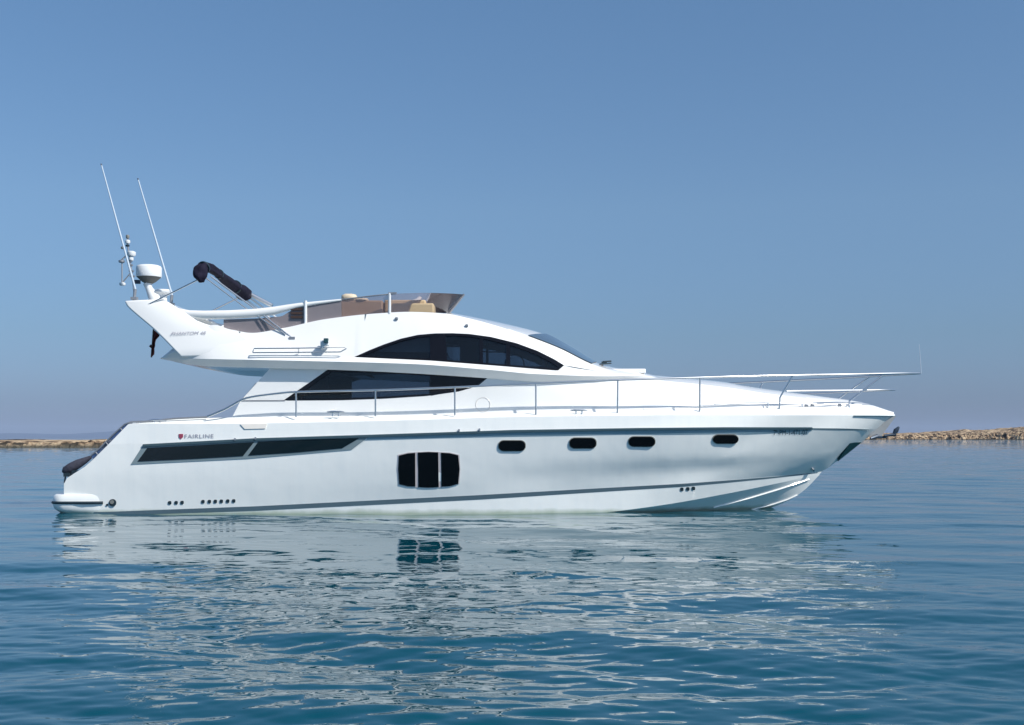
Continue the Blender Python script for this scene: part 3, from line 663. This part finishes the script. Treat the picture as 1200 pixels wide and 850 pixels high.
# smoked flybridge screen wrapping round the front, mauve side panels behind it
s0 = Curve([(400, 371.6, 1.54), (440, 367.9, 1.52), (470, 366.2, 1.42), (492, 366, 1.2), (510, 366, .8), (520, 366.2, .42), (526, 366.4, 0)])
s1 = Curve([(400, 351.2, 1.56), (440, 346.4, 1.55), (460, 344.6, 1.50), (492, 343.4, 1.30), (520, 343.8, .85), (536, 344.6, .42), (544, 345.2, 0)])
sm = MB()
for s in (1, -1):
    ua = np.sin(np.linspace(0, 1, 50)*math.pi/2); a = s0.at(ua); b = s1.at(ua); A = np.array([a*(1-j/4)+b*j/4 for j in range(5)]); B_ = A.copy(); B_[:, :, 1] += .012; B_[:, :, 0] -= .006
    A[:, :, 1] *= s; B_[:, :, 1] *= s; sm.shell(A, B_)
scn = sm.build('flybridge_windscreen', 'screen', Y_)
r_ = MB(); r_.tube([P(526.5, 367, 0), P(544, 345, 0)], .022, 8); r_.build('screen_dark_edge', 'steeld', scn)  # added dark tube, imitates the curved acrylic seen edge-on
r_ = MB(); r_.tube([tuple(p) for p in s1.at(np.linspace(0, .45, 20))], .012, 6); r_.build('screen_top_rail', 'steeld', scn)
r_ = MB(); r_.tube([P(456.5, 343.6, -1.57), P(456.5, 367.5, -1.56)], .028, 8); r_.build('screen_post', 'plastic', scn)
r_ = MB(); r_.box(P(460, 343.6, -1.57), (.16, .04, .03)); r_.build('screen_bracket', 'steeld', scn)
sp = MB()
T_ = resample([(262, 374.6), (300, 373.4), (330, 371), (343, 363), (352, 357.5), (400, 351.6)], 40); Bt = resample([(262, 384.5), (295, 391), (331, 385.4), (355, 380), (380, 375), (400, 371.8)], 40)
A = [[P(*(T_[i]*(1-j/3)+Bt[i]*j/3), -1.56) for i in range(40)] for j in range(4)]; Bq = [[(p[0], p[1]+.02, p[2]) for p in row] for row in A]
sp.shell(A, Bq); side = sp.build('side_screen', 'mauve', Y_)
r_ = MB()
for k in range(3): r_.box(P(347.5, 362.5+k*4.6, -1.585), (.22, .02, .045))
r_.build('slatted_locker', 'brown', side)
r_ = MB(); r_.tube([P(358, 352.5, -1.59), P(358, 379, -1.59)], .03, 8); r_.build('screen_post', 'plastic', side)
# moulded spoiler beam from the arch forward to the screen
for s in (1, -1):
    bm_ = MB(); pts = [(192, 361.5, .05), (206, 366, .085), (222, 368.6, .080), (240, 369.4, .085), (270, 368.8, .085), (300, 367.0, .082), (322, 364.2, .078), (338, 360.6, .060), (350, 358, .045), (375, 354.6, .030), (400, 351.6, .018)]
    bq = lambda a: np.interp(a, [190, 245], [1.42, 1.57])
    bm_.tube([Vector((P(a, b, -bq(a))[0], -bq(a)*s, P(a, b, -bq(a))[2])) for a, b, _ in pts], [p[2] for p in pts], 14, sq=.8)
    bm_.build('spoiler_beam', 'gel', Y_, smooth=60)
# seats on the flybridge
se = MB(); a = P(401, 353.6, -1.1); b = P(450, 376, -1.1); se.box(((a[0]+b[0])/2, -1.15, (a[2]+b[2])/2), (b[0]-a[0], .35, a[2]-b[2])); sofa = se.build('flybridge_seat', 'tan', Y_, bevel=.03)
se = MB(); a = P(452, 353.2, -1.0); b = P(500, 376, -1.0); se.box(((a[0]+b[0])/2, -1.0, (a[2]+b[2])/2), (b[0]-a[0], .5, a[2]-b[2])); se.build('flybridge_seat', mat('light_tan_leather', (.52, .38, .22), .6, noise=(5, .1)), Y_, bevel=.03)
se = MB(); a = P(462, 358.5, -.9); b = P(510, 376, -.9); se.box(((a[0]+b[0])/2, -.9, (a[2]+b[2])/2), (b[0]-a[0], .9, a[2]-b[2])); hs = se.build('helm_console', mat('sand_leather', (.44, .33, .20), .7, noise=(5, .1)), Y_, bevel=.03)
se = MB(); se.tube([P(484, 355, -.9), P(490, 352.2, -.9), P(493, 348, -.9)], [.06, .05, .03], 10); se.build('console_hood', 'plastic', hs)
def cushion(px, py, w_, h_, label):
    m_ = MB(); c = P(px, py, -1.2); n = 10; v = []
    G = []
    for i in range(n+1):
        row = []
        for j in range(16):
            a = -math.pi/2+math.pi*i/n; b = 2*math.pi*j/16; ca = abs(math.cos(a))**.5
            row.append((c[0]+w_/2*ca*math.copysign(abs(math.cos(b))**.6, math.cos(b)), c[1]+.16*ca*math.copysign(abs(math.sin(b))**.6, math.sin(b)), c[2]+h_/2*math.copysign(abs(math.sin(a))**.8, math.sin(a))+.01*math.sin(j*2.3+i)))
        row.append(row[0]); G.append(row)
    m_.grid(G); o = m_.build('cushion', 'cream', smooth=60); tag(o, label, 'cushion', 'cushions on the flybridge seat'); return o
cushion(409.5, 349.6, .30, .15, 'taller cream cushion propped on the flybridge seat back')
cushion(424.5, 352.0, .24, .06, 'low flat cream cushion lying on the flybridge seat back, nearer the smoked windscreen')

# radar arch
def arch():
    mb = MB(); outer = [(145.5, 352.6), (148.5, 359.5), (160, 369.5), (178, 384.5), (192, 398), (212, 419)]
    inner = [(191, 350.6), (200, 356), (214, 364.5), (232, 377), (255, 384), (285, 392), (312, 416)]
    O = resample(outer, 16); I = resample(inner, 16)
    def bb(py): return np.interp(py, [350, 413], [1.50, 1.80])
    for s in (1, -1):
        A = []; B_ = []
        for i in range(16):
            ra = []; rb2 = []
            for j in range(7):
                q = O[i]*(1-j/6)+I[i]*j/6; b = bb(q[1]); cu = .03*math.sin(math.pi*j/6); p = P(q[0], q[1], -b)
                ra.append((p[0], (p[1]-cu)*s, p[2])); rb2.append((p[0], (p[1]+.16)*s, p[2]))
            A.append(ra); B_.append(rb2)
        mb.shell(A, B_)
    # cross beam between the two wings
    a = [P(146.5, 353, -1.45), P(150, 361, -1.45), P(205, 361, -1.45), P(190, 351.6, -1.45)]
    mb.shell([[a[0], a[1]], [a[3], a[2]]], [[(p[0], -p[1], p[2]) for p in (a[0], a[1])], [(p[0], -p[1], p[2]) for p in (a[3], a[2])]])
    return mb.build('radar_arch', 'gel', Y_, smooth=40, bevel=.03)
arc = arch()

def text(s_, px, py, hpx, surf_y, m_, parent, name, shear=0.0, width=None, rot=0.0, lean=0.0, space=1.0):
    cu_ = bpy.data.curves.new(name, 'FONT'); cu_.body = s_; cu_.align_x = 'LEFT'; cu_.align_y = 'CENTER'; cu_.shear = shear; cu_.space_character = space
    cu_.size = 1.0; cu_.extrude = 0.0
    t = bpy.data.objects.new(name, cu_); col.objects.link(t); bpy.context.view_layer.update()
    me = bpy.data.meshes.new_from_object(t.evaluated_get(bpy.context.evaluated_depsgraph_get())); bpy.data.objects.remove(t)
    co = np.array([v.co[:] for v in me.vertices]); co[:, 0] -= co[:, 0].min(); mn, mxx = co[:, 1].min(), co[:, 1].max(); co[:, 1] = (co[:, 1]-(mn+mxx)/2)/(mxx-mn)
    co[:, 0] *= (width/co[:, 0].max())
    for i, v in enumerate(me.vertices):
        x = px+co[i, 0]; y = py-co[i, 1]*hpx-co[i, 0]*rot
        v.co = surf_y(x, y)
    me.materials.clear(); me.materials.append(M[m_]); me.name = name
    o = bpy.data.objects.new(name, me); col.objects.link(o); o.parent = parent; return o
text('FAIRLINE', 216.5, 511.6, 4.6, lambda x, y: HS.at(x, y, .008), 'ink', hull, 'lettering', width=34, rot=.012, space=1.1)
em = disc_panel(HS, [(209.6, 508.8), (214.6, 508.7), (214.6, 512.4), (212.1, 514.9), (209.7, 512.6)], .010, .015).build('emblem', 'red', hull)
def archs(x, y):
    b = np.interp(y, [350, 413], [1.50, 1.80])+.045; return Vector(P(x, y, -b))
text('PHANTOM 48', 200.5, 391, 3.6, archs, 'ink', arc, 'lettering', shear=.3, width=41, rot=.02)
text('7\u00aa-PM-1-471-07', 906, 507.0, 6.2, lambda x, y: HS.at(x, y, .016), 'inkd', hull, 'lettering', width=40, rot=.02)

# radar scanner
c0 = P(174.5, 325, -.25); k = (24-.25)/F
rd = MB(); rr = 14.6*k; rd.lathe(c0, [(rr*.97, 0.0), (rr, .02), (rr, 11*k), (rr*.93, 12.8*k), (rr*.75, 13.8*k), (.02, 14.1*k)]); radar = rd.build('radar', 'plastic', Y_)
b_ = MB(); b_.lathe((c0[0], c0[1], c0[2]-7.5*k), [(rr*.30, 0), (rr*.55, 2.2*k), (rr*.95, 7.5*k)]); b_.build('radar_base', mat('dark_grey_plastic', (.10, .105, .10), .6, noise=(8, .1)), radar)
b_ = MB(); b_.tube([P(173, 332, -.25), P(174.5, 338, -.25), P(181, 350, -.25), P(185, 362, -.25)], [.09, .07, .12, .15], 12); b_.build('radar_pedestal', 'plastic', radar)
b_ = MB(); b_.box(P(161, 330.5, -.3), (.10, .10, .07)); b_.build('radar_bracket', 'galv', radar)
# small satellite dome
c0 = P(191.5, 345, -.9); b_ = MB(); b_.lathe(c0, [(.07, -.22), (.07, -.02), (.17, .02), (.178, .05), (.15, .085), (.02, .10)]); b_.build('satellite_dome', 'plastic', Y_)
# whip antennas
for (x0, y0), (x1, y1), yy in (((158.5, 339), (119, 194), -1.3), ((201.5, 346), (162, 211), -1.2)):
    m_ = MB(); q = [Vector(P(x0, y0, yy)).lerp(Vector(P(x1, y1, yy)), t) for t in np.linspace(0, 1, 9)]; m_.tube(q, list(np.linspace(.021, .012, 9)), 8); an = m_.build('whip_antenna', 'whip', Y_)
    m_ = MB(); m_.tube([P(x0, y0, yy), P(x0-1.5, y0+14, yy)], .03, 8); m_.box(P(x0-1, y0+11, yy), (.12, .1, .05)); m_.build('antenna_base', 'steeld', an)
    m_ = MB(); m_.tube([P(x1, y1, yy), P(x1-.5, y1-2, yy)], .014, 6); m_.build('antenna_tip', 'galv', an)
# light mast with lamps
m_ = MB(); m_.tube([P(158, 352, -.6), P(156, 330, -.6), P(150, 290, -.6), P(149.6, 279, -.6)], .018, 8); m_.tube([P(151, 297, -.6), P(141, 306, -.6)], .014, 6); m_.tube([P(153, 320, -.6), P(143, 332, -.6)], .012, 6); m_.tube([P(143, 306, -.6), P(143, 334, -.6)], .014, 6)
for yy in (306.5, 311, 318, 324): m_.box(P(152+(yy-306)*.16, yy, -.6), (.09, .05, .03))
mast = m_.build('light_mast', 'steeld', Y_)
def lamp(px, py, r, h, m2, name='mast_lamp'):
    b = MB(); b.lathe(P(px, py, -.6), [(r*.8, -h/2), (r, -h/4), (r, h/3), (r*.6, h/2)], 14); return b.build(name, m2, mast)
lamp(149.6, 277.5, .035, .07, 'pgrey'); lamp(149.6, 283.5, .05, .07, 'plastic'); lamp(149.4, 288, .04, .04, 'rubber'); lamp(144, 290.5, .04, .05, 'pgrey')
lamp(154, 297.5, .085, .10, 'plastic', 'gps_dome'); lamp(153.5, 303.5, .05, .07, 'plastic', 'gps_dome')
lamp(142.5, 306.5, .06, .05, 'steeld'); lamp(143.5, 333, .06, .06, 'plastic')

# folded bimini
bimini = bpy.data.objects.new('bimini', None); col.objects.link(bimini); bimini.parent = Y_; bw = 1.55
for s in (1, -1):
    bimf = MB()
    q = lambda a, b: Vector((P(a, b, -bw)[0], -bw*s, P(a, b, -bw)[2]))
    ft = Vector((P(342, 396, -1.72)[0], -1.72*s, P(342, 396, -1.72)[2])); ft2 = Vector((P(335, 393, -1.70)[0], -1.72*s, P(335, 393, -1.70)[2]))
    bimf.tube([ft, q(296, 360), q(247, 324)], .016, 8); bimf.tube([ft2, q(289, 362), q(240, 325)], .013, 8)
    bimf.tube([q(236, 326), q(172, 358)], .015, 8)
    bimf.build('bimini_frame', 'steel', bimini)
for s in (1, -1): ftm = MB(); ftm.box((P(342.5, 396.5, -1.73)[0], -1.73*s, P(342.5, 396.5, -1.73)[2]), (.11, .06, .05)); ftm.build('bimini_foot', 'steeld', bimini)
cv = MB()
far_ = lambda px, py, y: Vector(P(px, py, y))
path = [far_(236, 331, -1.62), far_(235.5, 325, -1.62), far_(235, 318, -1.58), far_(239, 313.5, -1.45), far_(246, 314.5, -1.2), far_(255, 320, -.7), far_(264, 327.5, 0), far_(273, 334.5, .6), far_(281, 340.5, 1.1), far_(288, 345.5, 1.45), far_(293, 348, 1.6)]
P2 = []; R2 = []
rads = [.05, .11, .125, .11, .085, .08, .09, .115, .135, .13, .05]
tt = np.linspace(0, 1, 90); ta = np.linspace(0, 1, 11)
for t in tt:
    P2.append(Vector([np.interp(t, ta, [p[i] for p in path]) for i in range(3)])); R2.append(np.interp(t, ta, rads)*(1+.03*math.sin(t*17)))
cv.tube(P2, R2, 20)
for i in range(len(cv.v)):
    x, y, z = cv.v[i]; t_ = (i//20)/89; a_ = 2*math.pi*(i % 20)/20; c_ = P2[min(i//20, 89)]; n_ = 1+.13*math.sin(3*a_+t_*9)+.10*math.sin(5*a_-t_*14)+.05*math.sin(2*a_+t_*31); cv.v[i] = tuple(c_+(Vector((x, y, z))-c_)*n_)
cv.build('folded_canopy', 'navy', bimini, smooth=70)
for t_ in (.30, .52, .74):
    i_ = int(t_*89); sm2 = MB(); d_ = (P2[i_+1]-P2[i_-1]).normalized()*.02; sm2.tube([P2[i_]-d_, P2[i_]+d_], R2[i_]*1.17, 18); sm2.build('canopy_strap', 'rubber', bimini)
lg = MB(); lg.tube([P(290, 343.5, 1.5), P(319, 358.5, 1.5)], .045, 10); lg.build('canopy_arm', 'steel', bimini)
# deck rail on the flybridge overhang with a lamp
gr = MB(); yy = -1.98
gr.tube([P(296, 412.8, yy), P(298, 408.6, yy), P(350, 408.2, yy), P(404, 407, yy), P(406, 408.6, yy), P(399, 412.6, yy), P(340, 413.2, yy), P(296, 413.4, yy)], .012, 8)
gr.tube([P(350, 408.2, yy), P(350, 414, yy+.08)], .012, 6); gr.build('overhang_grab_rail', 'steel', Y_)
la = MB(); c0 = P(381, 402.5, -1.93); la.box((c0[0], c0[1], c0[2]), (.16, .14, .10)); la.tube([P(378, 409, -1.95), P(379, 403, -1.93)], .05, 8); sl_ = la.build('deck_lamp', 'plastic', Y_, bevel=.01)
la = MB(); la.box(P(382.3, 399.4, -2.0), (.085, .1, .085)); la.build('lamp_lens', 'lens', sl_, bevel=.01)
for x, y in ((465, 374), (547, 382.4)):
    q = US.at(x, y, .02); m_ = MB(); m_.box(q, (.055, .05, .05)); m_.build('courtesy_light', 'steeld', Y_, bevel=.01)
# round moulded fuel cap ring and seams on the deckhouse side
ring = MB(); ring.tube([LS.at(566+8.4*math.cos(R(a)), 474.5+8.4*math.sin(R(a)), .001) for a in range(0, 361, 12)], .007, 6); ring.build('fuel_cap', mat('pale_ring', (.62, .60, .57), .3, noise=(5, .05)), house)
sm_ = MB(); sm_.tube([LS.at(a, b, 0) for a, b in resample([(282, 469.8), (334, 469.6)], 12)], .014, 6); sm_.build('window_sill_trim', 'steeld', house)
for pts in ([(754, 479.5), (790, 478), (850, 474.5), (896, 471.5)],):
    q = resample(pts, 20); m_ = MB(); m_.tube([LS.at(a, b, .004) for a, b in q], .012, 6); m_.build('moulded_ledge', 'gel', house)
# cleats along the side deck
def cleat(px, py, b):
    c = Vector(P(px, py, -b)); m_ = MB(); m_.tube([c+Vector((-.16, 0, .03)), c+Vector((-.08, 0, .035)), c+Vector((.08, 0, .035)), c+Vector((.16, 0, .03))], [.012, .02, .02, .012], 8)
    for dx in (-.055, .055): m_.tube([c+Vector((dx, 0, .035)), c+Vector((dx, 0, -.05))], .015, 8)
    m_.build('cleat', 'steel', Y_)
cleat(393.5, 485, 2.0); cleat(678.5, 483, 2.02); cleat(185, 494.8, 1.9)

# guard rails
RT = Curve([(243, 488.5, 1.97), (262, 480.5, 1.98), (290, 466.5, 2.0), (320, 462, 2.02), (345, 459.6, 2.03), (440, 457.4, 2.05), (533, 454, 2.06), (628, 449.6, 2.06), (724, 445.6, 2.0), (820, 442.6, 1.82), (918, 440.2, 1.38), (1000, 438.8, .80), (1037, 438, .50), (1062, 437.6, .25), (1078, 437.6, 0)])
RM = Curve([(922, 458.4, 1.30), (960, 458, .98), (1010, 457.4, .50), (1038, 457, .22), (1049, 457, 0)])
ut = np.concatenate([np.linspace(0, .15, 30), np.linspace(.15, .9, 40)[1:], np.linspace(.9, 1, 30)[1:]])
rail = MB(); pts = [tuple(p) for p in RT.at(ut)]; rail.tube(pts+[(p[0], -p[1], p[2]) for p in pts[-2::-1]], .020, 10)
rl = rail.build('guard_rail', 'steel', Y_)
m_ = MB(); pts = [tuple(p) for p in RM.at(np.linspace(0, 1, 40))]; m_.tube(pts+[(p[0], -p[1], p[2]) for p in pts[-2::-1]], .014, 8); m_.build('mid_rail', 'steel', rl)
for (tx, ty, tb), (bx, by, bb_) in (((347, 459.6, 2.03), (347, 489, 2.0)), ((440, 457.4, 2.05), (440, 488, 2.0)), ((533, 454, 2.06), (533, 487, 2.02)), ((628, 449.6, 2.06), (628, 486, 2.02)), ((724, 445.6, 2.0), (723.5, 485, 1.95)), ((820, 442.6, 1.82), (820, 483, 1.74)), ((929, 440, 1.32), (913, 481, 1.25)), ((1037, 438.2, .50), (995, 480, .62))):
    for s in (1, -1):
        a = Vector(P(tx, ty, -tb)); b = Vector(P(bx, by, -bb_)); mid = a.lerp(b, .75); 
        if bx == 995: mid = Vector(P(995, 470.5, -.60)); 
        if bx == 913: mid = Vector(P(914, 466, -1.27))
        f_ = lambda p: Vector((p.x, p.y*s, p.z)); m_ = MB(); m_.tube([f_(a), f_(mid), f_(b)], .017, 8); m_.build('stanchion', 'steel', rl)
# low grab rail along the foredeck
m_ = MB(); g = [(838, 472.6, 1.28), (880, 472, 1.1), (930, 472.6, .85), (975, 473.8, .58), (1010, 475.4, .36)]
for s in (1, -1):
    m_.tube([Vector((P(a, b, -c)[0], -c*s, P(a, b, -c)[2])) for a, b, c in g], .009, 6)
for a, b, c in ((900, 472.2, 1.0), (940, 472.8, .78), (985, 474, .5)): m_.tube([P(a, b, -c), P(a, b+6, -c-.02)], .012, 6)
m_.build('foredeck_grab_rail', 'steel', Y_)
for x, y, b in ((952, 475, .9), (984, 474.6, .7), (945, 475.6, .95)):
    m_ = MB(); m_.box(P(x, y, -b), (.07, .06, .05)); m_.build('deck_fitting', 'steeld', Y_, bevel=.01)
# bow jackstaff
m_ = MB(); m_.tube([P(1079.4, 438, 0), P(1078.4, 420, 0), P(1077, 403.5, 0)], [.008, .006, .004], 6); m_.build('jackstaff', 'whip', Y_)
# stern quarter rail with its tinted screen
SR = [(243, 488.8), (205, 490.6), (170, 494), (154, 494.6), (146, 497.5), (132, 510), (118, 524.5), (106, 534.5)]
m_ = MB(); m_.tube([P(a, b, -1.90) for a, b in SR], .016, 8); 
for a, b in ((160, 494.2), (186, 492.2), (141, 502), (124, 518.5), (112, 530)): m_.tube([P(a, b, -1.9), P(a+4, b+5, -1.93)], .014, 6)
sr = m_.build('quarter_rail', 'steeld', Y_)
m_ = MB(); A = [[P(a, b, -1.88) for a, b in SR[3:]], [P(a+5, b+5.5, -1.90) for a, b in SR[3:]]]; B_ = [[(p[0], p[1]+.01, p[2]) for p in r] for r in A]; m_.shell(A, B_); m_.build('quarter_screen', smoked('blue_tinted_screen', (.03, .045, .08), (.35, .42, .55)), sr)
m_ = MB(); A = [[P(255, 481, -1.95), P(283, 470, -1.95)], [P(255, 492, -1.95), P(276, 492, -1.95)]]
m_.tube([P(283, 470, -1.5), P(300, 450, -1.5), P(318, 442, -1.5)], .013, 6); m_.build('boarding_grip', 'steeld', Y_)

# anchor at the stem
an = MB()
an.tube([P(1043, 488, 0), P(1036, 500, 0), P(1026, 511, 0)], [.05, .06, .05], 8, sq=.7); anchor = an.build('anchor', 'steel', Y_)
m_ = MB(); a = P(1047, 486.5, 0); m_.shell([[P(1030, 488, -.07), P(1050, 488, -.07)], [P(1018, 512, -.05), P(1033, 511, -.05)]], [[P(1030, 488, .07), P(1050, 488, .07)], [P(1018, 512, .05), P(1033, 511, .05)]]); m_.build('anchor_shank', mat('pale_shank', (.45, .44, .42), .35, metal=.4, noise=(6, .1)), anchor)
m_ = MB(); m_.tube([P(1020, 514, -.15), P(1028, 511.5, -.05), P(1038, 513, .1)], [.02, .05, .02], 8); m_.tube([P(1047, 509, 0), P(1050, 505, 0), P(1053.5, 500.5, 0)], [.025, .055, .02], 8); m_.tube([P(1036, 511, 0), P(1050, 509, 0)], .03, 8); m_.build('anchor_fluke', 'galv', anchor)

# things carried on board
fl = MB(); top = Vector(P(178.5, 388, -1.3)); G = []
for i in range(9):
    row = []
    for j in range(7):
        v = i/8; q = j/6; py = 389+v*29; wpx = [0, 9.5, 8.5, 5, 4.0, 4.2, 4, 3.8, 3][i] if i else 6
        row.append(Vector(P(178.5-v*.5+q*wpx-(.8 if i > 5 else 0), py-q*2, -1.3))+Vector((0, .05*math.sin(q*9+v*4), 0)))
    G.append(row)
G2 = [[p+Vector((0, .008, 0)) for p in r] for r in G]; fl.shell(G, G2); flag = fl.build('flag', 'flagm', smooth=70)
tag(flag, 'furled dark red ensign hanging limp below the radar arch', 'flag')
m_ = MB(); m_.tube([P(180, 386, -1.3), P(177.5, 419, -1.3)], .016, 6); m_.tube([P(176, 407, -1.3), P(178, 405, -1.3)], .03, 6); m_.build('flagstaff', 'wood', flag)
bu = MB(); pth = [(107, 535.5), (100, 539.5), (92, 543.5), (84, 548), (77, 552.2), (75, 554.5)]
bu.tube([P(a, b, -1.7) for a, b in pth], [.03, .06, .085, .095, .085, .05], 14); bo = bu.build('covered_bundle', 'cover', smooth=60)
tag(bo, 'dark grey covered bundle resting on the sloping stern quarter', 'covered bundle')
m_ = MB(); m_.box(P(80, 556.4, -1.75), (.11, .2, .07)); m_.box(P(89, 553.2, -1.75), (.09, .2, .06)); m_.tube([P(77, 557, -1.75), P(75.5, 566, -1.75)], .015, 6); m_.build('bundle_strap', 'rubber', bo)

# ------------------------------------------------------------------ haze
hz = MB(); x0, x1, y0, y1, z0, z1 = -22000, 22000, -22000, 21000, -1.5, 215
hz.box(((x0+x1)/2, (y0+y1)/2, (z0+z1)/2), (x1-x0, y1-y0, z1-z0))
hm = bpy.data.materials.new('haze_air'); hm.use_nodes = True; hn = hm.node_tree; hn.nodes.clear()
ho = hn.nodes.new('ShaderNodeOutputMaterial'); pv = hn.nodes.new('ShaderNodeVolumePrincipled')
pv.inputs['Color'].default_value = (.60, .74, .98, 1); pv.inputs['Density'].default_value = 0.000045; pv.inputs['Anisotropy'].default_value = .0
hn.links.new(pv.outputs[0], ho.inputs['Volume'])
hz_o = hz.build('haze', hm, smooth=0); tag(hz_o, kind='stuff')
